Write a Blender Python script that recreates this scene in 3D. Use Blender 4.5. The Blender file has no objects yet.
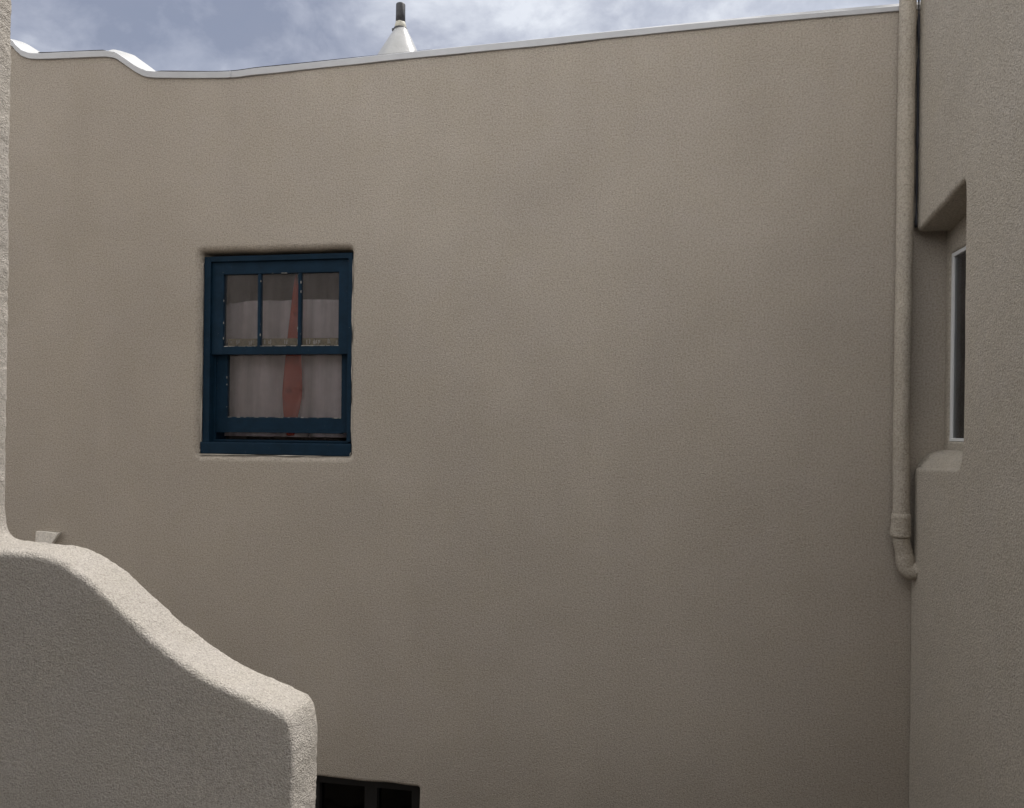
import bpy, bmesh, math, random
from mathutils import Vector, Matrix, noise
from mathutils.geometry import delaunay_2d_cdt

random.seed(11)
SC = bpy.context.scene
COL = SC.collection
PI = math.pi
EYE = Vector((0, 0, 3.2))

# ------------------------------------------------------------------ materials
def new_mat(name):
    m = bpy.data.materials.new(name); m.use_nodes = True
    nt = m.node_tree; nt.nodes.clear()
    out = nt.nodes.new('ShaderNodeOutputMaterial')
    b = nt.nodes.new('ShaderNodeBsdfPrincipled')
    nt.links.new(b.outputs[0], out.inputs[0])
    return m, nt, b, out

def N(nt, typ, **kw):
    n = nt.nodes.new(typ)
    for k, v in kw.items():
        if k in n.inputs: n.inputs[k].default_value = v
        else: setattr(n, k, v)
    return n

def noise_tex(nt, vec, scale, detail=4, rough=.5, dist=0.0):
    n = nt.nodes.new('ShaderNodeTexNoise')
    n.inputs['Scale'].default_value = scale; n.inputs['Detail'].default_value = detail
    n.inputs['Roughness'].default_value = rough; n.inputs['Distortion'].default_value = dist
    if vec: nt.links.new(vec, n.inputs['Vector'])
    return n

def ramp(nt, fac, stops):
    r = nt.nodes.new('ShaderNodeValToRGB')
    el = r.color_ramp.elements
    while len(el) < len(stops): el.new(.5)
    for e, (p, c) in zip(el, stops):
        e.position = p; e.color = (*c, 1) if len(c) == 3 else c
    nt.links.new(fac, r.inputs[0]); return r

def mixc(nt, fac, a, b, mode='MIX'):
    n = nt.nodes.new('ShaderNodeMix'); n.data_type = 'RGBA'; n.blend_type = mode
    for sock, v in ((n.inputs[0], fac), (n.inputs[6], a), (n.inputs[7], b)):
        if hasattr(v, 'is_output'): nt.links.new(v, sock)
        elif isinstance(v, (int, float)): sock.default_value = v
        else: sock.default_value = (*v, 1)
    return n.outputs[2]

def math_n(nt, op, a, b):
    n = nt.nodes.new('ShaderNodeMath'); n.operation = op
    for s, v in zip(n.inputs, (a, b)):
        if hasattr(v, 'is_output'): nt.links.new(v, s)
        else: s.default_value = v
    return n.outputs[0]

def stucco(name, base, grain=1.0, grain_amp=.0045, undul=.02, mottling=.10, seed=0.0, pit=.5, drips=False):
    """sand-finish cement plaster, coordinates in metres"""
    m, nt, b, out = new_mat(name)
    geo = nt.nodes.new('ShaderNodeNewGeometry')
    off = nt.nodes.new('ShaderNodeVectorMath'); off.operation = 'ADD'
    nt.links.new(geo.outputs['Position'], off.inputs[0]); off.inputs[1].default_value = (seed, seed*.7, seed*.3)
    P = off.outputs[0]
    # colour: broad blotches, trowel sweeps, fine sand speckle
    big = noise_tex(nt, P, 1.1, 5, .55, .6)
    mid = noise_tex(nt, P, 4.2, 6, .65, .8)
    fine = noise_tex(nt, P, 105*grain, 3, .7)
    mp = nt.nodes.new('ShaderNodeMapping'); mp.inputs['Scale'].default_value = (1.7, 1.7, .5)
    nt.links.new(P, mp.inputs['Vector'])
    streak = noise_tex(nt, mp.outputs[0], 1.6, 4, .55, .2)
    lo = tuple(c*(1-mottling) for c in base); hi = tuple(c*(1+mottling) for c in base)
    c1 = ramp(nt, big.outputs[0], [(.3, lo), (.7, hi)]).outputs[0]
    warm = (base[0]*.985, base[1]*.97, base[2]*.93); cool = (base[0]*1.03, base[1]*1.025, base[2]*1.045)
    c2 = mixc(nt, .5, c1, ramp(nt, mid.outputs[0], [(.32, warm), (.68, cool)]).outputs[0])
    g = ramp(nt, streak.outputs[0], [(.3, (.975, .975, .975)), (.65, (1.015, 1.015, 1.015))]).outputs[0]
    c3 = mixc(nt, 1.0, c2, g, 'MULTIPLY')
    if drips:      # rain streaks below the roof edge
        mp2 = nt.nodes.new('ShaderNodeMapping'); mp2.inputs['Scale'].default_value = (3.2, 3.2, .30)
        nt.links.new(P, mp2.inputs['Vector'])
        st2 = noise_tex(nt, mp2.outputs[0], 1.4, 5, .6, .3)
        sx = nt.nodes.new('ShaderNodeSeparateXYZ'); nt.links.new(P, sx.inputs[0])
        mk = nt.nodes.new('ShaderNodeMapRange'); mk.inputs[1].default_value = 4.3; mk.inputs[2].default_value = 5.4
        nt.links.new(sx.outputs[2], mk.inputs[0])
        dr = ramp(nt, st2.outputs[0], [(.42, (1, 1, 1)), (.68, (.95, .945, .94))]).outputs[0]
        c3 = mixc(nt, mk.outputs[0], c3, mixc(nt, 1.0, c3, dr, 'MULTIPLY'))
    sp = ramp(nt, fine.outputs[0], [(.30, (.70, .69, .68)), (.5, (1, 1, 1)), (.70, (1.20, 1.20, 1.19))]).outputs[0]
    c4 = mixc(nt, 1.0, c3, sp, 'MULTIPLY')
    nt.links.new(c4, b.inputs['Base Color'])
    b.inputs['Roughness'].default_value = .95; b.inputs['Specular IOR Level'].default_value = .12
    # relief: sand grains + pits + trowel waves
    g1 = noise_tex(nt, P, 140*grain, 2, .6)
    g3 = noise_tex(nt, P, 46*grain, 3, .6)
    g2 = noise_tex(nt, P, 17, 3, .5)
    gr = ramp(nt, g1.outputs[0], [(.40, (0, 0, 0)), (.66, (1, 1, 1))]).outputs[0]      # separate sand grains
    h = math_n(nt, 'ADD', math_n(nt, 'MULTIPLY', gr, .30), math_n(nt, 'MULTIPLY', g3.outputs[0], pit))
    h = math_n(nt, 'ADD', h, math_n(nt, 'MULTIPLY', g2.outputs[0], .22))
    bp = N(nt, 'ShaderNodeBump'); bp.inputs['Strength'].default_value = 1.0; bp.inputs['Distance'].default_value = grain_amp
    nt.links.new(h, bp.inputs['Height'])
    und = noise_tex(nt, P, 2.4, 3, .5)
    bp0 = N(nt, 'ShaderNodeBump'); bp0.inputs['Strength'].default_value = 1.0; bp0.inputs['Distance'].default_value = undul
    nt.links.new(und.outputs[0], bp0.inputs['Height'])
    nt.links.new(bp0.outputs[0], bp.inputs['Normal'])
    nt.links.new(bp.outputs[0], b.inputs['Normal'])
    return m

def simple(name, base, rough=.6, var=.12, vscale=20, bump=0.0, bscale=60, spec=.4, metal=0):
    m, nt, b, out = new_mat(name)
    geo = nt.nodes.new('ShaderNodeNewGeometry')
    n = noise_tex(nt, geo.outputs['Position'], vscale, 5, .6, .3)
    c = ramp(nt, n.outputs[0], [(.3, tuple(x*(1-var) for x in base)), (.7, tuple(x*(1+var) for x in base))])
    nt.links.new(c.outputs[0], b.inputs['Base Color'])
    b.inputs['Roughness'].default_value = rough; b.inputs['Specular IOR Level'].default_value = spec
    b.inputs['Metallic'].default_value = metal
    if bump:
        n2 = noise_tex(nt, geo.outputs['Position'], bscale, 4, .6)
        bp = N(nt, 'ShaderNodeBump'); bp.inputs['Distance'].default_value = bump
        nt.links.new(n2.outputs[0], bp.inputs['Height']); nt.links.new(bp.outputs[0], b.inputs['Normal'])
    return m

def blue_paint():
    m, nt, b, out = new_mat('weathered_blue_paint')
    geo = nt.nodes.new('ShaderNodeNewGeometry'); P = geo.outputs['Position']
    n = noise_tex(nt, P, 14, 5, .6, .5)
    c = ramp(nt, n.outputs[0], [(.3, (.0044, .0182, .0350)), (.7, (.0072, .0270, .053))]).outputs[0]
    fl = noise_tex(nt, P, 130, 3, .6)
    f = ramp(nt, fl.outputs[0], [(.735, (0, 0, 0)), (.755, (1, 1, 1))]).outputs[0]
    c = mixc(nt, f, c, (.30, .29, .28))
    nt.links.new(c, b.inputs['Base Color'])
    b.inputs['Roughness'].default_value = .6; b.inputs['Specular IOR Level'].default_value = .15
    n2 = noise_tex(nt, P, 70, 4, .6)
    bp = N(nt, 'ShaderNodeBump'); bp.inputs['Distance'].default_value = .0012
    nt.links.new(n2.outputs[0], bp.inputs['Height']); nt.links.new(bp.outputs[0], b.inputs['Normal'])
    return m

def glass(name, tint=(1, 1, 1), wav=.0006, dust=1.0):
    m = bpy.data.materials.new(name); m.use_nodes = True
    nt = m.node_tree; nt.nodes.clear()
    out = nt.nodes.new('ShaderNodeOutputMaterial')
    tr = nt.nodes.new('ShaderNodeBsdfTransparent'); tr.inputs[0].default_value = (*tint, 1)
    gl = nt.nodes.new('ShaderNodeBsdfGlossy'); gl.inputs['Roughness'].default_value = .03
    fr = nt.nodes.new('ShaderNodeFresnel'); fr.inputs[0].default_value = 1.5
    geo = nt.nodes.new('ShaderNodeNewGeometry')
    n = noise_tex(nt, geo.outputs['Position'], 3.0, 2, .5)
    bp = N(nt, 'ShaderNodeBump'); bp.inputs['Distance'].default_value = wav*10
    nt.links.new(n.outputs[0], bp.inputs['Height'])
    nt.links.new(bp.outputs[0], gl.inputs['Normal'])
    mx = nt.nodes.new('ShaderNodeMixShader')
    nt.links.new(fr.outputs[0], mx.inputs[0]); nt.links.new(tr.outputs[0], mx.inputs[1]); nt.links.new(gl.outputs[0], mx.inputs[2])
    # dust film on the pane
    d = nt.nodes.new('ShaderNodeBsdfDiffuse'); d.inputs[0].default_value = (.62, .57, .59, 1)
    n3 = noise_tex(nt, geo.outputs['Position'], 9, 5, .65, .5)
    r = ramp(nt, n3.outputs[0], [(.30, (.015*dust,)*3), (.75, (.07*dust,)*3)])
    mx2 = nt.nodes.new('ShaderNodeMixShader')
    nt.links.new(r.outputs[0], mx2.inputs[0]); nt.links.new(mx.outputs[0], mx2.inputs[1]); nt.links.new(d.outputs[0], mx2.inputs[2])
    nt.links.new(mx2.outputs[0], out.inputs[0])
    return m

def fabric(name, base, trans=.0, thin=0):
    m, nt, b, out = new_mat(name)
    geo = nt.nodes.new('ShaderNodeNewGeometry'); P = geo.outputs['Position']
    n = noise_tex(nt, P, 12, 5, .6)
    c = ramp(nt, n.outputs[0], [(.3, tuple(x*.9 for x in base)), (.7, tuple(x*1.08 for x in base))]).outputs[0]
    nt.links.new(c, b.inputs['Base Color'])
    b.inputs['Roughness'].default_value = .95; b.inputs['Specular IOR Level'].default_value = .1
    n2 = noise_tex(nt, P, 160, 3, .6)
    bp = N(nt, 'ShaderNodeBump'); bp.inputs['Distance'].default_value = .0015
    nt.links.new(n2.outputs[0], bp.inputs['Height']); nt.links.new(bp.outputs[0], b.inputs['Normal'])
    if thin:      # loosely gathered sheer: single layers let the room show, folded layers do not
        mp = nt.nodes.new('ShaderNodeMapping'); mp.inputs['Scale'].default_value = (1, .2, .06); mp.inputs['Location'].default_value = (thin, 0, 0)
        nt.links.new(P, mp.inputs['Vector'])
        n3 = noise_tex(nt, mp.outputs[0], 5.2, 2, .45)
        n4 = noise_tex(nt, mp.outputs[0], 60, 2, .5)
        a = ramp(nt, math_n(nt, 'ADD', math_n(nt, 'MULTIPLY', n3.outputs[0], .95), math_n(nt, 'MULTIPLY', n4.outputs[0], .05)), [(.42, (.78, .78, .78)), (.50, (.38, .38, .38)), (.57, (0, 0, 0))]).outputs[0]
        tp = nt.nodes.new('ShaderNodeBsdfTransparent')
        mx = nt.nodes.new('ShaderNodeMixShader'); nt.links.new(a, mx.inputs[0])
        nt.links.new(b.outputs[0], mx.inputs[1]); nt.links.new(tp.outputs[0], mx.inputs[2])
        nt.links.new(mx.outputs[0], out.inputs[0])
    elif trans:
        t = nt.nodes.new('ShaderNodeBsdfTranslucent'); nt.links.new(c, t.inputs[0])
        mx = nt.nodes.new('ShaderNodeMixShader'); mx.inputs[0].default_value = trans
        nt.links.new(b.outputs[0], mx.inputs[1]); nt.links.new(t.outputs[0], mx.inputs[2])
        nt.links.new(mx.outputs[0], out.inputs[0])
    return m

STUCCO = (.458, .4095, .354)
M = dict(
    stucco=stucco('tan_sand_stucco', STUCCO, 1.0, .0066, .010, .10, 0.0, .32, True),
    stucco_r=stucco('tan_sand_stucco_side', (.462, .420, .362), 1.0, .0080, .012, .08, 7.3, .35),
    stucco_f=stucco('coarse_sand_stucco', (.448, .416, .378), 1.3, .0105, .02, .09, 3.1, .5),
    pipe=stucco('painted_plaster_pipe', (.45, .405, .345), 1.0, .007, .02, .14, 5.5),
    blue=blue_paint(),
    coping=simple('white_roof_coating', (.44, .44, .437), .55, .05, 9, .002, 40, .4),
    trim=simple('grey_edge_metal', (.545, .555, .58), .5, .07, 6, .0006, 60),
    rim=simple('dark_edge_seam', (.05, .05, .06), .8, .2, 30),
    mastic=simple('white_mastic', (.36, .36, .358), .28, .08, 12, .004, 14, .5),
    black=simple('black_abs_pipe', (.028, .028, .032), .5, .45, 30, .001, 80),
    band=simple('stained_pipe_band', (.42, .40, .34), .6, .2, 60),
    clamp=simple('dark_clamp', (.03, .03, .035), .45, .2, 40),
    dark_frame=simple('dark_brown_frame', (.017, .0165, .0165), .6, .2, 20, .0008, 60),
    vinyl=simple('white_vinyl', (.78, .79, .80), .4, .03, 5),
    glass=glass('old_window_glass'),
    dark_glass=glass('dark_window_glass', (.55, .58, .60), .0006, .6),
    black_glass=glass('unlit_window_glass', (.4, .4, .4), .0006, 0.0),
    rawwood=simple('bare_weathered_wood', (.23, .195, .12), .9, .35, 60, .002, 90, .2),
    flake=simple('pale_putty', (.55, .53, .50), .8, .2, 80),
    caulk=simple('pale_caulk', (.52, .48, .42), .8, .15, 40, .001, 120),
    sheer=fabric('white_sheer_fabric', (.95, .865, .915), .04, 2.35),
    taupe=fabric('taupe_fabric', (.24, .205, .19), .05),
    red=fabric('rust_red_fabric', (.62, .120, .080), 0),
    room=simple('room_plaster', (.28, .24, .21), .9, .15, 3),
    dirt=simple('packed_earth', (.17, .14, .11), .95, .25, 2.0, .01, 30, .1),
    concrete=simple('grey_concrete', (.15, .14, .13), .9, .15, 4, .003, 60, .15),
    pale=stucco('plaster_sunlit_tint', (.80, .76, .70), 1.2, .002, .01, .06, 9.0),  # paleness stands in for sunlight that does not reach the spout
)

# ------------------------------------------------------------------ helpers
def obj(name, bm, mat, parent=None, smooth=False, kind=None):
    me = bpy.data.meshes.new(name)
    bmesh.ops.recalc_face_normals(bm, faces=bm.faces)
    bm.to_mesh(me); bm.free()
    if isinstance(mat, (list, tuple)):
        for x in mat: me.materials.append(x)
    else: me.materials.append(mat)
    if smooth is True:
        for p in me.polygons: p.use_smooth = True
    o = bpy.data.objects.new(name, me); COL.objects.link(o)
    if parent:
        o.parent = parent
        base = parent
        off = Vector((0, 0, 0))
        while base: off += base.location; base = base.parent
        me.transform(Matrix.Translation(-off))
    if kind: o['kind'] = kind
    return o

def thing(name, label, cat, loc):
    o = bpy.data.objects.new(name, None); COL.objects.link(o)
    o.location = loc; o.empty_display_size = .1
    o['label'] = label; o['category'] = cat
    return o

def tag(o, label, cat):
    o['label'] = label; o['category'] = cat; return o

def bx(bm, x0, x1, y0, y1, z0, z1, bev=0.0, wob=0.0, mi=0):
    b = bmesh.new()
    bmesh.ops.create_cube(b, size=1)
    for v in b.verts:
        v.co = Vector((x0+(v.co.x+.5)*(x1-x0), y0+(v.co.y+.5)*(y1-y0), z0+(v.co.z+.5)*(z1-z0)))
        if wob: v.co += Vector((random.uniform(-wob, wob), 0, random.uniform(-wob, wob)))
    if bev:
        bmesh.ops.bevel(b, geom=b.edges[:], offset=bev, segments=2, profile=.6, affect='EDGES')
    for f in b.faces: f.material_index = mi
    tmp = bpy.data.meshes.new('t'); b.to_mesh(tmp); b.free()
    bm.from_mesh(tmp); bpy.data.meshes.remove(tmp)

def tube(bm, pts, radii, seg=24, caps=True, wob=0.0):
    """swept tube through pts with a radius at each"""
    pts = [Vector(p) for p in pts]
    n = len(pts); rings = []
    prev = None
    for i, p in enumerate(pts):
        t = (pts[min(i+1, n-1)]-pts[max(i-1, 0)]).normalized()
        a = prev if prev else Vector((1, 0, 0))
        if abs(a.dot(t)) > .95 and not prev: a = Vector((0, 1, 0))
        u = (a - t*a.dot(t)).normalized(); v = t.cross(u); prev = u
        r = radii[i] if isinstance(radii, (list, tuple)) else radii
        ring = []
        for k in range(seg):
            an = 2*PI*k/seg
            q = p + (u*math.cos(an)+v*math.sin(an))*r
            if wob: q += (q-p).normalized()*wob*noise.noise(q*14)
            ring.append(bm.verts.new(q))
        rings.append(ring)
    for A, B in zip(rings, rings[1:]):
        for k in range(seg):
            f = bm.faces.new((A[k], A[(k+1) % seg], B[(k+1) % seg], B[k])); f.smooth = True
    if caps:
        bm.faces.new(rings[0][::-1]); bm.faces.new(rings[-1])

def resample(poly, step, closed=True):
    out = []
    n = len(poly)
    for i in range(n if closed else n-1):
        a = Vector(poly[i]); b = Vector(poly[(i+1) % n])
        k = max(1, int((b-a).length/step))
        for j in range(k): out.append(a.lerp(b, j/k))
    if not closed: out.append(Vector(poly[-1]))
    return out

def fillet(poly, rad, seg=8):
    """round the corners of a closed 2-D polygon; rad is one number or one per corner"""
    n = len(poly); out = []
    for i in range(n):
        p = Vector(poly[i]); a = Vector(poly[i-1]); b = Vector(poly[(i+1) % n])
        r = rad[i] if isinstance(rad, (list, tuple)) else rad
        if r <= 0: out.append(p); continue
        da = (a-p); db = (b-p)
        r = min(r, da.length*.45, db.length*.45)
        A = p+da.normalized()*r; B = p+db.normalized()*r
        for k in range(seg+1):
            t = k/seg
            out.append(A.lerp(p, t).lerp(p.lerp(B, t), t))
    return out

def smooth_line(pts, step=.02):
    """Catmull-Rom through pts"""
    P = [Vector(p) for p in pts]; out = []
    for i in range(len(P)-1):
        p0 = P[max(i-1, 0)]; p1 = P[i]; p2 = P[i+1]; p3 = P[min(i+2, len(P)-1)]
        k = max(1, int((p2-p1).length/step))
        for j in range(k):
            t = j/k
            out.append(.5*((2*p1)+(p2-p0)*t+(2*p0-5*p1+4*p2-p3)*t*t+(3*p1-p0-3*p2+p3)*t**3))
    out.append(P[-1]); return out

def area2(poly): return sum(poly[i-1][0]*poly[i][1]-poly[i][0]*poly[i-1][1] for i in range(len(poly)))*.5

def plaster_sheet(outer, holes, place, rad, depth, wob=.004, step=.03, outer_rad=None):
    """A plaster wall in 2-D (u, v), with openings whose edges are rounded over by hand.
    place(u, v, d) puts a point d metres behind the wall face."""
    bm = bmesh.new()
    loops = []   # (points, normals into the plaster, radius)
    def prep(poly, hole, r):
        if (area2(poly) > 0) == hole: poly = poly[::-1]       # outer CCW, holes CW: plaster on the left
        pts = resample([Vector(p) for p in poly], step)
        n = len(pts); nor = []
        for i in range(n):
            t = (pts[(i+1) % n]-pts[i-1]).normalized()
            nor.append(Vector((-t.y, t.x)))
        if wob:
            pts = [p + m*wob*noise.noise(Vector((p.x*6, p.y*6, r*50+3))) for p, m in zip(pts, nor)]
        return pts, nor, r
    loops.append(prep(outer, False, rad if outer_rad is None else outer_rad))
    for h in holes:
        hp, hr = (h if isinstance(h, tuple) and isinstance(h[1], float) else (h, rad))
        loops.append(prep(hp, True, hr))
    allp = []; edges = []; firsts = []
    for pts, nor, r in loops:
        s = len(allp)
        allp += [p+m*r for p, m in zip(pts, nor)]
        n = len(pts); edges += [(s+i, s+(i+1) % n) for i in range(n)]
        firsts.append(s)
    # interior points keep triangles compact
    us = [p.x for p in allp]; vs = [p.y for p in allp]
    v2, e2, f2, ov, oe, of = delaunay_2d_cdt(allp, edges, [], 4, 1e-6)
    V = [bm.verts.new(place(p.x, p.y, 0)) for p in v2]
    lookup = {}
    for i, src in enumerate(ov):
        for s in src: lookup[s] = i
    cents = [([ (p.x, p.y) for p in [q+m*r for q, m in zip(pts, nor)]]) for pts, nor, r in loops]
    def inside(pt, poly):
        c = False; j = len(poly)-1
        for i in range(len(poly)):
            if (poly[i][1] > pt[1]) != (poly[j][1] > pt[1]) and pt[0] < (poly[j][0]-poly[i][0])*(pt[1]-poly[i][1])/(poly[j][1]-poly[i][1])+poly[i][0]: c = not c
            j = i
        return c
    for f in f2:
        c = sum((v2[i] for i in f), Vector((0, 0)))/len(f)
        if not inside(c, cents[0]) or any(inside(c, h) for h in cents[1:]): continue
        bm.faces.new([V[i] for i in f])
    SEG = 6
    for (pts, nor, r), s in zip(loops, firsts):
        n = len(pts)
        ring = [V[lookup[s+i]] for i in range(n)]
        for k in range(1, SEG+2):
            if k <= SEG:
                a = PI/2*k/SEG; off = r*(1-math.sin(a)); d = r*(1-math.cos(a))
            else: off = 0; d = depth
            nxt = [bm.verts.new(place(p.x+m.x*off, p.y+m.y*off, d)) for p, m in zip(pts, nor)]
            for i in range(n):
                try:
                    f = bm.faces.new((ring[i], ring[(i+1) % n], nxt[(i+1) % n], nxt[i])); f.smooth = True
                except ValueError: pass
            ring = nxt
    return bm

# ------------------------------------------------------------------ ground
bm = bmesh.new()
bmesh.ops.create_grid(bm, x_segments=60, y_segments=60, size=120)
for v in bm.verts: v.co.z = .02*noise.noise(v.co*.6)-.01
obj('ground', bm, M['dirt'], None, True, 'structure')
bm = bmesh.new(); bx(bm, -3.2, 1.30, -1.9, 2.28, .02, 1.58, .01)
obj('terrace_floor', bm, M['concrete'], None, False, 'structure')

# ------------------------------------------------------------------ back building
D = 4.2
bld = thing('adobe_building', 'tan stucco building across the court with stepped white roof edge and blue window', 'building', (-1.0, D, 0))

cop_front = [(-7.5, 5.66), (-4.6, 5.655), (-4.15, 5.655), (-3.975, 5.640), (-3.923, 5.595), (-3.88, 5.558), (-3.833, 5.539), (-3.751, 5.529),
             (-3.5, 5.520), (-3.282, 5.511), (-3.227, 5.500), (-3.172, 5.466), (-3.082, 5.404), (-3.031, 5.377), (-2.967, 5.362),
             (-2.813, 5.349), (-2.471, 5.327), (-2.285, 5.335), (-2.007, 5.342), (-1.545, 5.356), (-1.065, 5.370),
             (-.641, 5.380), (.208, 5.406), (.737, 5.418), (1.288, 5.424), (1.74, 5.428)]
fl = smooth_line(cop_front, .03)
FL = len(fl)
top_edge = [Vector((p.x, p.y-.036)) for p in fl]
outer = [(-7.5, -.1), (1.74, -.1)] + [(p.x, p.y) for p in reversed(top_edge)]
W_open = fillet([(-2.641, 3.026), (-1.673, 3.030), (-1.676, 4.250), (-2.643, 4.254)], .025, 5)
L_open = fillet([(-2.55, .25), (-1.232, .25), (-1.232, 1.148), (-2.55, 1.160)], [.03, .03, .014, .03], 5)
bm = plaster_sheet(outer, [(W_open, .036), (L_open, .022)], lambda u, v, d: Vector((u, D+d, v)), .032, .30, .006, .03, .012)
obj('wall', bm, M['stucco'], bld)

# roof edge: grey fascia strip and the white coated roof behind it
bm = bmesh.new()
rows = []
for p in fl:
    w = .0025*noise.noise(Vector((p.x*5, 0, 1)))
    b = .040+.004*noise.noise(Vector((p.x*2.5, 2, 1))); lip = .004+.012*max(0, min(1, (p.x+.3)/1.2))
    rows.append([bm.verts.new((p.x, y, z)) for y, z in ((D+.006, p.y-b), (D-.0095+w, p.y-b+.001), (D-.0105+w, p.y-lip), (D-.0095+w, p.y-lip+.001), (D-.006+.2*lip, p.y), (D+.03, p.y+.001))])
for A, B in zip(rows, rows[1:]):
    for k in range(5):
        f = bm.faces.new((A[k], A[k+1], B[k+1], B[k])); f.smooth = False
for jx in (-2.452,):     # lap joints
    bx(bm, jx-.004, jx+.004, D-.0145, D-.006, 5.288 if jx < 0 else 5.377, 5.3245 if jx < 0 else 5.409)
fas = obj('fascia', bm, M['trim'], bld)

ridge = [(-7.5, 5.70), (-4.6, 5.70), (-4.168, 5.735), (-4.10, 5.735), (-4.045, 5.715), (-4.00, 5.69), (-3.972, 5.655), (-3.94, 5.560), (-3.80, 5.52),
         (-3.62, 5.515), (-3.46, 5.535), (-3.405, 5.600), (-3.36, 5.618), (-3.295, 5.597), (-3.236, 5.574), (-3.206, 5.540), (-3.128, 5.462), (-3.06, 5.380),
         (-2.9, 5.34), (-2.6, 5.315), (-2.0, 5.325), (-1.0, 5.34), (0, 5.36), (1.0, 5.38), (1.74, 5.40)]
rl = smooth_line(ridge, .02)
def at_x(line, x):
    for a, b in zip(line, line[1:]):
        if a.x <= x <= b.x: return a.y+(b.y-a.y)*(x-a.x)/max(b.x-a.x, 1e-6)
    return line[-1].y if x > line[-1].x else line[0].y
bm = bmesh.new(); rows = []
ys = [D+.012, D+.05, D+.10, D+.15, D+.20, D+.26, D+.34, D+.5, D+.9, D+1.6, D+3, D+5.5]
x = -7.5; xs = []
while x < 1.74: xs.append(x); x += .02 if -4.4 < x < -2.8 else .06
xs.append(1.74)
for x in xs:
    zf = at_x(fl, x)-.003; zr = at_x(rl, x); r = []
    for y in ys:
        t = min(1, (y-D-.012)/.188); t = t*t*(3-2*t)
        z = zf*(1-t)+zr*t
        if y > D+.4: z -= .01*(y-D-.4)
        z += .004*noise.noise(Vector((x*4, y*4, 0)))*(1 if y > D+.02 else 0)
        r.append(bm.verts.new((x, y, z)))
    rows.append(r)
for A, B in zip(rows, rows[1:]):
    for k in range(len(ys)-1):
        f = bm.faces.new((A[k], A[k+1], B[k+1], B[k])); f.smooth = True
obj('roof', bm, M['coping'], bld)

# dark seam along the roof edge, on the level runs
bm = bmesh.new()
def seam(x0, x1):
    pp = []
    x = x0
    while x < x1: pp.append((x, D-.005, at_x(fl, x)+(.0025 if x < -3.31 or x > -2.95 else -.004))); x += .05
    pp.append((x1, D-.005, at_x(fl, x1)-.003))
    tube(bm, pp, [max(.0006, .0035*(.55+.5*abs(noise.noise(Vector((p[0]*3, 0, 0)))+.3))*min(1, (x1-p[0])/.9)) for p in pp], 6)
seam(-3.76, -1.2)
obj('edge_seam', bm, M['rim'], bld)

# room behind the blue window, and behind the lower window
def room(x0, x1, y0, y1, z0, z1):
    bm = bmesh.new()
    bmesh.ops.create_cube(bm, size=1)
    for v in bm.verts: v.co = Vector((x0+(v.co.x+.5)*(x1-x0), y0+(v.co.y+.5)*(y1-y0), z0+(v.co.z+.5)*(z1-z0)))
    f = min(bm.faces, key=lambda f: f.calc_center_median().y)
    bmesh.ops.delete(bm, geom=[f], context='FACES_ONLY')
    return bm
obj('room', room(-2.75, -1.55, D+.297, D+1.6, 2.9, 4.4), M['room'], bld)
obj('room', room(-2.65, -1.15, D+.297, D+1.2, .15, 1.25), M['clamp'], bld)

# --- blue double-hung window
bm = bmesh.new()
YF = D+.035
x0, x1 = -2.634, -1.684
bx(bm, x0, -2.590, YF, D+.23, 3.105, 4.230, .003, .0015)            # jambs
bx(bm, -1.712, x1, YF, D+.23, 3.118, 4.230, .003, .0015)
bx(bm, -2.592, -1.710, YF+.001, D+.23, 4.198, 4.231, .003, .001)    # head
bx(bm, -2.592, -2.578, YF+.050, YF+.061, 3.11, 4.2, .001)         # parting beads
bx(bm, -1.725, -1.710, YF+.050, YF+.061, 3.12, 4.2, .001)
win = obj('window_frame', bm, M['blue'], bld)
bm = bmesh.new()                                                     # sill, lower left corner a little proud
bx(bm, -2.637, -1.676, D+.018, D+.26, 3.034, 3.108, .006, .002)
bx(bm, -2.588, -1.713, YF+.045, D+.255, 3.109, 3.122, .003, .001)
obj('window_sill', bm, M['blue'], win)

Y1 = YF+.016; Y1b = Y1+.036
def pane(x0, x1, z0, z1, y, parent, mat):
    bm = bmesh.new(); bx(bm, x0-.006, x1+.006, y, y+.003, z0-.006, z1+.006)
    obj('pane', bm, mat, parent)
bm = bmesh.new()
us = (-2.590, -2.513, -2.293, -2.272, -2.034, -2.014, -1.775, -1.711)
zt, zpt, zpb, zb = 4.199, 4.122, 3.688, 3.636
bx(bm, us[0], us[1], Y1, Y1b, zb, zt, .003, .001)
bx(bm, us[6], us[7], Y1, Y1b, zb, zt, .003, .001)
bx(bm, us[1]-.003, us[6]+.003, Y1+.001, Y1b-.001, zpt, zt-.001, .003, .001)
bx(bm, us[1]-.003, us[6]+.003, Y1+.001, Y1b-.001, zb+.001, zpb, .003, .001)
for a, b in ((us[2], us[3]), (us[4], us[5])):
    bx(bm, a, b, Y1+.003, Y1b-.003, zpb-.003, zpt+.003, .005, .0012)
upper_bm = bm

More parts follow.
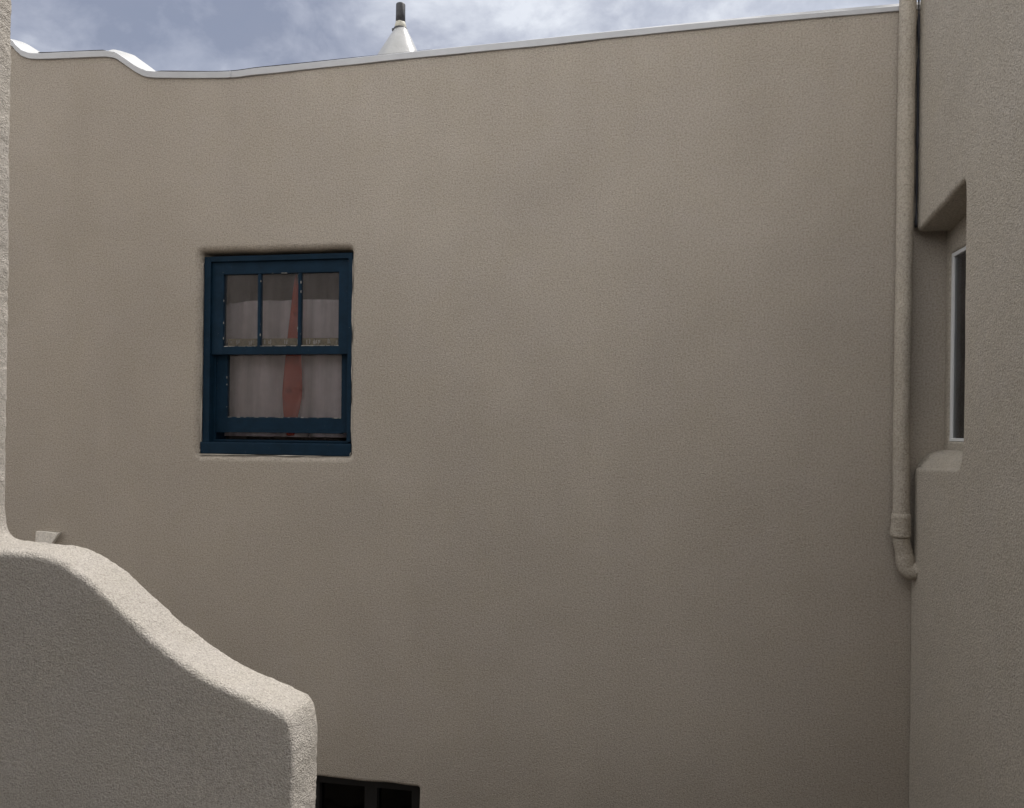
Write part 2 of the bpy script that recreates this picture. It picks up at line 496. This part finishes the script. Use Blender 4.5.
Y2 = YF+.062; Y2b = Y2+.036
bm = bmesh.new()
bx(bm, -2.588, -2.512, Y2, Y2b, 3.163, 3.712, .003, .001)
bx(bm, -1.771, -1.713, Y2, Y2b, 3.170, 3.712, .003, .001)
bx(bm, -2.515, -1.768, Y2+.001, Y2b-.001, 3.166, 3.260, .003, .0015)
lower_bm = bm
bm = bmesh.new(); bx(bm, -2.5115, -1.7715, Y2+.002, Y2b-.002, 3.640, 3.738, .004, .002)
for i in range(44):                                                  # curled paint left on the bare top rail
    x = random.uniform(-2.50, -1.79)
    if -2.22 < x < -2.0 and random.random() < .5: continue
    h = random.uniform(.008, .022); w = random.uniform(.002, .006)
    bx(bm, x, x+w, Y2-.002, Y2+.003, 3.712-random.uniform(0, .012), 3.712+h, 0, .002, 1)
rail_bm = bm

# putty and chipped paint along the glazing edges
def chips(bm, n, f, sx, sz):
    for i in range(n):
        x, y, z = f(random.random())
        a = random.uniform(.3, 1)
        bx(bm, x-sx*a, x+sx*a, y-.0012, y+.003, z-sz*a, z+sz*a, 0, .0008, 1)
for a, b in ((us[1], us[2]), (us[3], us[4]), (us[5], us[6])):
    chips(upper_bm, 20, lambda t: (a+.004+(b-a-.008)*t, Y1+.0005, zpb-.001), .012, .0018)
    chips(upper_bm, 3, lambda t: (a-.0008, Y1+.003, zpb+.01+(zpt-zpb-.03)*t**1.6), .0012, .008)
    chips(upper_bm, 3, lambda t: (b+.0008, Y1+.003, zpb+.01+(zpt-zpb-.03)*t**1.6), .0012, .007)
chips(upper_bm, 4, lambda t: (us[3]+.04+.13*t, Y1+.0005, zpt+.001), .010, .0014)
chips(lower_bm, 22, lambda t: (-2.51+.735*t, Y2+.0005, 3.2588), .012, .0014)
chips(lower_bm, 4, lambda t: (-2.51+.03*t, Y2+.0005, 3.2588), .010, .0022)
chips(lower_bm, 5, lambda t: (-1.84+.06*t, Y2+.0005, 3.2585), .012, .0024)
chips(lower_bm, 4, lambda t: (-2.5125, Y2+.0005, 3.27+.34*t), .0012, .006)
chips(lower_bm, 6, lambda t: (-1.7705, Y2+.0005, 3.27+.34*t), .0012, .006)
up = obj('upper_sash', upper_bm, [M['blue'], M['flake']], bld)
for a, b in ((us[1], us[2]), (us[3], us[4]), (us[5], us[6])): pane(a, b, zpb, zpt, Y1+.017, up, M['glass'])
lo = obj('lower_sash', lower_bm, [M['blue'], M['flake']], bld)
obj('meeting_rail', rail_bm, [M['rawwood'], M['flake']], lo)
pane(-2.512, -1.771, 3.260, 3.640, Y2+.017, lo, M['glass'])

bm = bmesh.new()                                                     # bead of caulk where frame meets plaster
yb = D+.030
loop = resample([Vector((-2.639, 3.031)), Vector((-1.677, 3.032)), Vector((-1.681, 4.233)), Vector((-2.639, 4.234))], .015)
pp = []; rr = []
for p in loop:
    k = noise.noise(Vector((p.x*7, 1.3, p.y*7)))
    low = p.y < 3.06
    r = .0026+.005*k if low else (.0040*max(0, (k+.18))*2.2)
    if p.y > 4.2: r *= .3
    pp.append((p.x+.0015*noise.noise(Vector((p.x*30, 0, p.y*30))), yb-(.018 if low else (-.03 if p.y > 4.2 else 0)), p.y)); rr.append(max(.0007, min(r, .0062)))
tube(bm, pp, rr, 6)
obj('caulk_bead', bm, M['caulk'], win)

# --- dark window low in the wall
bm = bmesh.new()
yl = D+.075
bx(bm, -2.56, -2.48, yl, yl+.09, .24, 1.16, .004)
bx(bm, -1.300, -1.236, yl, yl+.09, .24, 1.16, .004)
bx(bm, -2.482, -1.298, yl+.002, yl+.09, 1.085, 1.160, .004)
bx(bm, -2.482, -1.298, yl+.002, yl+.09, .24, .32, .004)
bx(bm, -1.590, -1.512, yl+.006, yl+.07, .318, 1.087, .004)
bx(bm, -1.940, -1.872, yl+.006, yl+.07, .318, 1.087, .004)
bx(bm, -2.250, -2.182, yl+.006, yl+.07, .318, 1.087, .004)
lw = obj('lower_window', bm, M['dark_frame'], bld)
for a, b in ((-2.482, -2.250), (-2.182, -1.940), (-1.872, -1.590), (-1.512, -1.300)):
    bm = bmesh.new(); bx(bm, a-.004, b+.004, yl+.045, yl+.049, .314, 1.089)
    obj('pane', bm, M['black_glass'], lw)

# ------------------------------------------------------------------ curtains inside
def hanging(x0, x1, ztop, zbot, y, folds, amp, seed):
    bm = bmesh.new(); nx, nz = 160, 40; rows = []
    for j in range(nz+1):
        t = j/nz; r = []
        for i in range(nx+1):
            u = i/nx; x = x0+(x1-x0)*u
            zt = ztop(u)
            ph = folds*2*PI*u + 2.2*noise.noise(Vector((u*3.1, seed, 0)))+.5*t
            a = amp*(.45+.5*(noise.noise(Vector((u*4, seed+5, 0)))+.6))*(.6+.4*t)
            d = a*math.sin(ph)+.28*a*math.sin(2.3*ph+seed)
            d = max(-.030, min(.05, d))
            r.append(bm.verts.new((x+.006*math.cos(ph), y+d, zt+(zbot-zt)*t)))
        rows.append(r)
    for A, B in zip(rows, rows[1:]):
        for i in range(nx):
            f = bm.faces.new((A[i], A[i+1], B[i+1], B[i])); f.smooth = True
    bmesh.ops.solidify(bm, geom=bm.faces[:], thickness=.0012)
    return bm
cur = obj('cafe_curtain', hanging(-2.70, -1.58, lambda u: 3.955+.030*math.sin(PI*min(1, max(0, u)))**.7, 3.142, D+.182, 2.6, .040, 2.0), M['sheer'], None, True)
tag(cur, 'white half height curtain with soft folds hanging behind the blue window', 'curtain')
tc = obj('long_curtain', hanging(-2.72, -1.57, lambda u: 4.33, 2.95, D+.30, 6.5, .03, 8.0), M['taupe'], None, True)
tag(tc, 'dim taupe curtain filling the upper panes behind the white half curtain', 'curtain')
# rust red strip of cloth
Ls = smooth_line([(-2.108, 4.130), (-2.119, 4.064), (-2.135, 3.93), (-2.152, 3.788), (-2.165, 3.64), (-2.181, 3.448), (-2.180, 3.36), (-2.172, 3.276), (-2.158, 3.20), (-2.150, 3.150)], .02)
Rs = smooth_line([(-2.096, 4.130), (-2.088, 4.064), (-2.076, 3.93), (-2.067, 3.787), (-2.062, 3.64), (-2.055, 3.50), (-2.055, 3.393), (-2.078, 3.277), (-2.092, 3.20), (-2.104, 3.150)], .02)
bm = bmesh.new(); rows = []
for j in range(50):
    t = j/49
    L = Ls[int(t*(len(Ls)-1))]; R = Rs[int(t*(len(Rs)-1))]
    r = []
    for i in range(11):
        u = i/10; p = L.lerp(R, u)
        r.append(bm.verts.new((p.x+.014, D+.141-.003*math.sin(PI*u)+.003*math.sin(u*9+t*5), p.y)))
    rows.append(r)
for A, B in zip(rows, rows[1:]):
    for i in range(10):
        f = bm.faces.new((A[i], A[i+1], B[i+1], B[i])); f.smooth = True
bmesh.ops.solidify(bm, geom=bm.faces[:], thickness=.003)
tag(obj('cloth_strip', bm, M['red'], None, True), 'rust red strip of cloth hanging in the blue window, widening downwards', 'cloth')

# ------------------------------------------------------------------ roof vent
vent = thing('roof_vent', 'black roof vent pipe rising from a white mastic cone above the roof edge', 'vent pipe', (-1.73, 5.2, 5.33))
def lathe(bm, prof, cx, cy, seg=40, wob=0.0, lean=(0, 0)):
    rings = []
    z0 = prof[0][1]
    for r, z in prof:
        ring = []
        for k in range(seg):
            a = 2*PI*k/seg
            rr = r*(1+wob*noise.noise(Vector((math.cos(a)*1.6, math.sin(a)*1.6, z*5))))
            ring.append(bm.verts.new((cx+lean[0]*(z-z0)+rr*math.cos(a), cy+lean[1]*(z-z0)+rr*math.sin(a), z)))
        rings.append(ring)
    for A, B in zip(rings, rings[1:]):
        for k in range(seg):
            f = bm.faces.new((A[k], A[(k+1) % seg], B[(k+1) % seg], B[k])); f.smooth = True
    bm.faces.new(rings[0][::-1]); bm.faces.new(rings[-1])
bm = bmesh.new()
lathe(bm, [(.46, 5.24), (.37, 5.40), (.28, 5.57), (.205, 5.74), (.146, 5.87), (.104, 5.95), (.075, 6.005), (.056, 6.035), (.048, 6.056)], -1.772, 5.2, 48, .05, (.055, 0))
bm.verts.ensure_lookup_table()
for v in bm.verts: v.co.z -= .016
obj('mastic_cone', bm, M['mastic'], vent)
bm = bmesh.new(); lathe(bm, [(.038, 6.05), (.040, 6.07), (.041, 6.085), (.036, 6.10), (.034, 6.112)], -1.731, 5.2, 32, .04)
bm.verts.ensure_lookup_table()
for v in bm.verts: v.co.z -= .016
obj('collar', bm, M['band'], vent)
bm = bmesh.new(); lathe(bm, [(.0475, 6.050), (.050, 6.053), (.050, 6.063), (.0475, 6.066)], -1.731, 5.2, 32)
bx(bm, -1.790, -1.772, 5.185, 5.205, 6.050, 6.068, .002)
bm.verts.ensure_lookup_table()
for v in bm.verts: v.co.z -= .016
obj('clamp', bm, M['clamp'], vent)
bm = bmesh.new()
seg = 32; prof = [(.0345, 6.10), (.0335, 6.16), (.033, 6.236), (.0315, 6.240), (.027, 6.238), (.027, 6.13)]
lathe(bm, prof, -1.731, 5.2, seg)
bm.verts.ensure_lookup_table()
for v in bm.verts: v.co.z -= .016
obj('pipe', bm, M['black'], vent)

# ------------------------------------------------------------------ right wing
XR = 1.369
wing = thing('adobe_house', 'tan stucco wing at right whose deep window recess meets the corner', 'house', (XR, 1.5, 0))
TOP = 9.0
outer = fillet([(1.5, -.1), (4.196, -.1), (4.196, 2.46), (4.172, 2.51), (4.172, 3.035), (3.62, 3.055), (3.592, 3.09), (3.578, 3.2), (3.576, 4.25), (3.585, 4.314),
                (4.170, 4.229), (4.170, TOP), (1.5, TOP)],
               [0, 0, .01, .01, .05, .02, .02, .02, .02, .03, .035, .05, 0], 6)
bm = plaster_sheet(outer, [], lambda u, v, d: Vector((XR+d, u, v)), .020, .26, .006, .03)
obj('wall', bm, M['stucco_r'], wing)
bm = bmesh.new()      # dark ragged bead standing in for the shaded gap where wing meets back wall
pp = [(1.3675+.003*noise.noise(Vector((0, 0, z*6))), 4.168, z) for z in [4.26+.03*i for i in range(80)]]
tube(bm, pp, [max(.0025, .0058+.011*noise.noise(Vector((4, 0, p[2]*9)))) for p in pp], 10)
obj('joint_gap_shade', bm, M['rim'], wing)
# plaster inside the recess: sloped sill, soffit and back
XB = 1.522
bm = bmesh.new()
def grid_patch(f, nu, nv):
    g = [[bm.verts.new(f(i/nu, j/nv)) for i in range(nu+1)] for j in range(nv+1)]
    for j in range(nv):
        for i in range(nu):
            fc = bm.faces.new((g[j][i], g[j][i+1], g[j+1][i+1], g[j+1][i])); fc.smooth = True
def lerp(a, b, t): return a+(b-a)*t
def sill(u, v):   # v: 0 front edge -> 1 at the back
    y = lerp(3.56, 4.197, u)
    front = 3.058-.022*u; back = 3.125
    z = lerp(front, back, 1-(1-v)**2) - .03*(1-v)**6
    return Vector((lerp(XR+.012, XB, v), y, z+.006*noise.noise(Vector((y*7, v*3, 0)))))
grid_patch(sill, 30, 14)
bs = obj('recess_sill', bm, M['stucco_r'], wing)
bm = bmesh.new()
def recess_back():
    # back plane with the window opening (frame fits inside)
    op = [(3.70, 3.17), (4.150, 3.17), (4.150, 4.115), (3.70, 4.115)]
    return plaster_sheet([(1.52, .0), (4.198, .0), (4.198, TOP-.1), (1.52, TOP-.1)], [(op, .012)],
                         lambda u, v, d: Vector((XB+d, u, v)), .012, .10, .003, .04, .002)
bm.free(); bm = recess_back()
obj('recess_wall', bm, M['stucco_r'], wing)
bm = bmesh.new(); bx(bm, XR+.10, XR+4.0, 1.503, 1.56, -.05, TOP-.05, .01)
obj('end_wall', bm, M['stucco_r'], wing)
bm = bmesh.new()
bx(bm, XR+.02, XR+4.0, 1.52, 4.196, TOP-.04, TOP+.03, .02)
obj('roof', bm, M['coping'], wing)
bm = bmesh.new()
fx = XB+.006
bx(bm, fx, fx+.05, 4.128, 4.150, 3.169, 4.116, .003)
bx(bm, fx, fx+.05, 3.70, 3.733, 3.169, 4.116, .004)
bx(bm, fx+.001, fx+.049, 3.731, 4.130, 4.095, 4.115, .003)
bx(bm, fx+.001, fx+.049, 3.731, 4.130, 3.170, 3.186, .003)
fr = obj('window', bm, M['vinyl'], wing)
bm = bmesh.new(); bx(bm, fx+.010, fx+.016, 3.728, 4.130, 3.182, 4.098)
obj('pane', bm, M['dark_glass'], fr)
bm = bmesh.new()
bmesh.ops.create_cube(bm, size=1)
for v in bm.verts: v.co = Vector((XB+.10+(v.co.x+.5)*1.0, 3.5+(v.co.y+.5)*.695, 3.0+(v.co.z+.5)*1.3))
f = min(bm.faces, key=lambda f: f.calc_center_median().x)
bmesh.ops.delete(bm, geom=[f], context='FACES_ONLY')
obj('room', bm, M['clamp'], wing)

# ------------------------------------------------------------------ unseen house and porch behind the camera, added to block sky light
bm = plaster_sheet([(-9, -.1), (1.36, -.1), (1.36, 5.7), (-9, 5.7)], [(fillet([(-2.4, 1.6), (-1.4, 1.6), (-1.4, 3.7), (-2.4, 3.7)], .03, 4), .04)],
                   lambda u, v, d: Vector((u, -2.3-d, v)), .04, .3, .006, .06)
bx(bm, -9, 1.36, -6, -2.58, 0, 5.6)
bx(bm, -9, 1.30, -2.5, .62, 4.92, 5.10, .02)  # porch roof, added to darken the front of the foreground wall
sky_block = obj('adobe_house', bm, M['stucco_r'])
tag(sky_block, 'unseen tan stucco house with porch behind the viewpoint, added to block sky light', 'house')

# ------------------------------------------------------------------ drainpipe in the corner
dp = thing('drainpipe', 'plaster coated drainpipe running down the corner and elbowing into the side wall', 'drainpipe', (1.303, 4.148, 2.5))
yp = 4.146
bm = bmesh.new()
pts = [(1.3085+.0015*math.sin(z*4), yp, z) for z in [8.8-.08*i for i in range(77)]]
pts = [(lerp(1.3015, 1.3065, min(1, max(0, (p[2]-2.7)/2.7)))+.0012*math.sin(p[2]*5), p[1], p[2]) for p in pts if p[2] > 2.70]
tube(bm, pts, [lerp(.0390, .0405, min(1, max(0, (p[2]-2.7)/2.7)))+.0005*math.sin(p[2]*7) for p in pts], 28, True, .0045)
obj('pipe', bm, M['pipe'], dp)
bm = bmesh.new()
tube(bm, [(1.302, yp, z) for z in (2.800, 2.795, 2.775, 2.768, 2.740, 2.715, 2.690, 2.683, 2.676)], [.040, .044, .0475, .0465, .048, .0475, .0490, .047, .041], 28, True, .006)
obj('coupling', bm, M['pipe'], dp)
bm = bmesh.new()
el = smooth_line([(1.302, yp, 2.70), (1.306, yp, 2.66), (1.317, yp, 2.61), (1.328, yp, 2.56), (1.335, yp, 2.527), (1.350, yp-.004, 2.507), (1.372, yp-.006, 2.512), (1.42, yp-.006, 2.545)], .01)
rr = []
for p in el:
    rr.append(.0405 if p.z > 2.58 else .0445)
tube(bm, el, rr, 28, True, .003)
obj('elbow', bm, M['pipe'], dp)
bm = bmesh.new()
tube(bm, [(1.358, yp-.006, 2.505), (1.361, yp-.006, 2.507), (1.378, yp-.006, 2.519), (1.384, yp-.006, 2.523)], [.044, .050, .051, .045], 24, True, .006)
obj('socket', bm, M['pipe'], dp)

# ------------------------------------------------------------------ curved wall in the foreground
YW, TW = 2.3, .205
prof = [(-2.352, 7.0), (-2.352, 4.5), (-2.352, 3.4), (-2.353, 2.95), (-2.350, 2.86), (-2.342, 2.815), (-2.322, 2.786), (-2.285, 2.769), (-2.23, 2.763), (-2.146, 2.759), (-2.06, 2.755),
        (-1.975, 2.738), (-1.893, 2.699), (-1.82, 2.651), (-1.747, 2.597), (-1.604, 2.485), (-1.49, 2.413), (-1.381, 2.360),
        (-1.256, 2.315), (-1.175, 2.286), (-1.138, 2.270), (-1.116, 2.243), (-1.105, 2.190), (-1.099, 2.116), (-1.101, 1.97), (-1.102, 1.5), (-1.100, 0.0)]
top = []
for i, p in enumerate(prof[:-1]): top.append(p)
line = smooth_line(prof, .008)
# fewer samples on the long straight runs out of the picture
keep = []
for p in line:
    if keep and ((p.y > 4.9 or p.y < 1.6) and (p-keep[-1]).length < .05): continue
    keep.append(p)
line = keep
n = len(line)
nor = []
for i in range(n):
    t = (line[min(i+1, n-1)]-line[max(i-1, 0)]).normalized(); nor.append(Vector((t.y, -t.x)))    # into the wall
RW = .024
sect = []      # (inset, y)
SG = 9
for k in range(SG+1):
    a = PI/2*k/SG; sect.append((RW*(1-math.sin(a)), YW+RW*(1-math.cos(a))))
m_ = 18
for k in range(1, m_): sect.append((0, YW+RW+(TW-2*RW)*k/m_))
for k in range(SG+1):
    a = PI/2*(1-k/SG); sect.append((RW*(1-math.sin(a)), YW+TW-RW*(1-math.cos(a))))
bm = bmesh.new(); rows = []
for ins, y in sect:
    r = []
    for p, m in zip(line, nor):
        q = p+m*ins
        c = Vector((q.x, y, q.y))
        w = .0045*noise.noise(c*11)+.0030*noise.noise(c*42)+.0016*noise.noise(c*110)
        c = c-Vector((m.x, 0, m.y))*w
        r.append(bm.verts.new(c))
    rows.append(r)
for A, B in zip(rows, rows[1:]):
    for i in range(n-1):
        f = bm.faces.new((A[i], A[i+1], B[i+1], B[i])); f.smooth = True
# faces front and back: fill between the profile and the far left / bottom
for row, y in ((rows[0], YW), (rows[-1], YW+TW)):
    c1 = bm.verts.new((-4.6, y, 0)); c2 = bm.verts.new((-4.6, y, 7.0))
    vl = row+[c1, c2]
    pl = [Vector((v.co.x, v.co.z)) for v in vl]; npl = len(pl)
    extra = []
    for gx in range(60):
        for gz in range(90):
            q = Vector((-4.55+gx*.06, .04+gz*.06))
            if q.x < -1.16 and q.y < 2.9 and q.y < at_x([Vector(a) for a in prof[3:-3]], q.x)-.06 or (q.x < -2.43 and q.y < 6.9): extra.append(q)
    v2, e2, f2, ov, oe, of = delaunay_2d_cdt(pl+extra, [(i, (i+1) % npl) for i in range(npl)], [], 1, 1e-7)
    vmap = {}
    for i, src in enumerate(ov):
        k = [q for q in src if q < npl]
        vmap[i] = vl[k[0]] if k else bm.verts.new((v2[i].x, y+.004*noise.noise(Vector((v2[i].x*2, y, v2[i].y*2))), v2[i].y))
    for f in f2:
        try: fc = bm.faces.new([vmap[i] for i in f]); fc.smooth = True
        except ValueError: pass
par = obj('parapet_wall', bm, M['stucco_f'])
tag(par, 'thick sunlit topped stucco wall in the foreground curving down from a tall post', 'wall')

# small plaster spout end behind the curved wall
bm = bmesh.new()
vs = []
for y, k in ((4.172, 0), (4.197, 0)):
    vs.append([bm.verts.new((x, y, z)) for x, z in ((-3.725, 2.38), (-3.662, 2.38), (-3.556, 2.528), (-3.60, 2.526), (-3.66, 2.531), (-3.722, 2.533))])
for k in range(6): bm.faces.new((vs[0][k], vs[0][(k+1) % 6], vs[1][(k+1) % 6], vs[1][k]))
bm.faces.new(vs[0]); bm.faces.new(vs[1][::-1])
bmesh.ops.bevel(bm, geom=bm.edges[:], offset=.003, segments=2, affect='EDGES')
tag(obj('plaster_spout', bm, M['pale']), 'small plaster spout coloured pale as if sunlit, jutting from the back wall just above the curved wall', 'roof spout')

# ------------------------------------------------------------------ sky, sun, camera
SUN = Vector((.36, .35, .865)).normalized()
el = math.asin(SUN.z); az = math.atan2(SUN.x, SUN.y)
w = bpy.data.worlds.new('World'); SC.world = w; w.use_nodes = True
nt = w.node_tree; nt.nodes.clear()
out = nt.nodes.new('ShaderNodeOutputWorld'); bg = nt.nodes.new('ShaderNodeBackground')
bg.inputs[1].default_value = .10
nt.links.new(bg.outputs[0], out.inputs[0])
sky = nt.nodes.new('ShaderNodeTexSky'); sky.sky_type = 'NISHITA'; sky.sun_disc = False
sky.sun_elevation = el; sky.sun_rotation = az; sky.altitude = 1600; sky.air_density = 1.0; sky.dust_density = 1.0
tc = nt.nodes.new('ShaderNodeTexCoord')
sep = nt.nodes.new('ShaderNodeSeparateXYZ'); nt.links.new(tc.outputs['Generated'], sep.inputs[0])
mpw = nt.nodes.new('ShaderNodeMapping'); mpw.inputs['Scale'].default_value = (1, 1, 1.5); mpw.inputs['Location'].default_value = (.35, .1, .6)
nt.links.new(tc.outputs['Generated'], mpw.inputs['Vector'])
cl = noise_tex(nt, mpw.outputs[0], 3.4, 9, .55, .25)
cl2 = noise_tex(nt, mpw.outputs[0], 9.0, 8, .58, .3)
cover = ramp(nt, cl.outputs[0], [(.30, (.86, .86, .86)), (.50, (.97, .97, .97)), (.62, (1, 1, 1))]).outputs[0]
shade = math_n(nt, 'ADD', math_n(nt, 'MULTIPLY', cl.outputs[0], .5), math_n(nt, 'MULTIPLY', cl2.outputs[0], .5))
# clouds thicker and greyer to the west, bright towards the sun
dt = nt.nodes.new('ShaderNodeVectorMath'); dt.operation = 'DOT_PRODUCT'
nt.links.new(tc.outputs['Generated'], dt.inputs[0]); dt.inputs[1].default_value = SUN
sunny = ramp(nt, dt.outputs['Value'], [(.55, (0, 0, 0)), (.97, (1, 1, 1))]).outputs[0]
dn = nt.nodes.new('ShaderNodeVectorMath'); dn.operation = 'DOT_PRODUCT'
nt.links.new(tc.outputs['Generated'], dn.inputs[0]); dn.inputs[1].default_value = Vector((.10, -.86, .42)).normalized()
south = ramp(nt, dn.outputs['Value'], [(-.20, (0, 0, 0)), (.40, (1, 1, 1))]).outputs[0]     # clouds facing the sun are white, brightened out of view to fill shaded walls
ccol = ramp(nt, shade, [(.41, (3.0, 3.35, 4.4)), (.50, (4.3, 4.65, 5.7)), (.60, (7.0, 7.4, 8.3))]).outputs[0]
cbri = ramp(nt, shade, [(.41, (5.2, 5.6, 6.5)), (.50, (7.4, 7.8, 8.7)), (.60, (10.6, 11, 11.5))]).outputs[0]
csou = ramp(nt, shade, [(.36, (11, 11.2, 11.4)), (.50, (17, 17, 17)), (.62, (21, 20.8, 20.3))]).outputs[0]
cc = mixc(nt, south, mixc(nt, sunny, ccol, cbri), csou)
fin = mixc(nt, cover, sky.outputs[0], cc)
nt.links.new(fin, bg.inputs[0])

sl = bpy.data.lights.new('sun', 'SUN'); sl.energy = 4.3; sl.angle = math.radians(.53); sl.color = (1, .965, .92)
so = bpy.data.objects.new('sun', sl); COL.objects.link(so); so.location = (2, 1, 9)
so.rotation_euler = SUN.to_track_quat('Z', 'Y').to_euler()

cam = bpy.data.cameras.new('camera'); co = bpy.data.objects.new('camera', cam); COL.objects.link(co)
YAW = math.atan(130/760); RL = .012
s, c = math.sin(YAW), math.cos(YAW)
fw = Vector((-s, c, 0)); r0 = Vector((c, s, 0)); u0 = Vector((0, 0, 1))
ri = r0*math.cos(RL)+u0*math.sin(RL); uu = u0*math.cos(RL)-r0*math.sin(RL)
mw = Matrix((ri, uu, -fw)).transposed().to_4x4(); mw.translation = EYE
co.matrix_world = mw
cam.sensor_fit = 'HORIZONTAL'; cam.sensor_width = 36; cam.lens = 760/1024*36
cam.shift_y = 26/1024; cam.clip_start = .05; cam.clip_end = 600
SC.camera = co
SC.view_settings.view_transform = 'Standard'; SC.view_settings.look = 'None'
SC.view_settings.exposure = 0.0; SC.view_settings.gamma = 1; SC.view_settings.use_curve_mapping = False
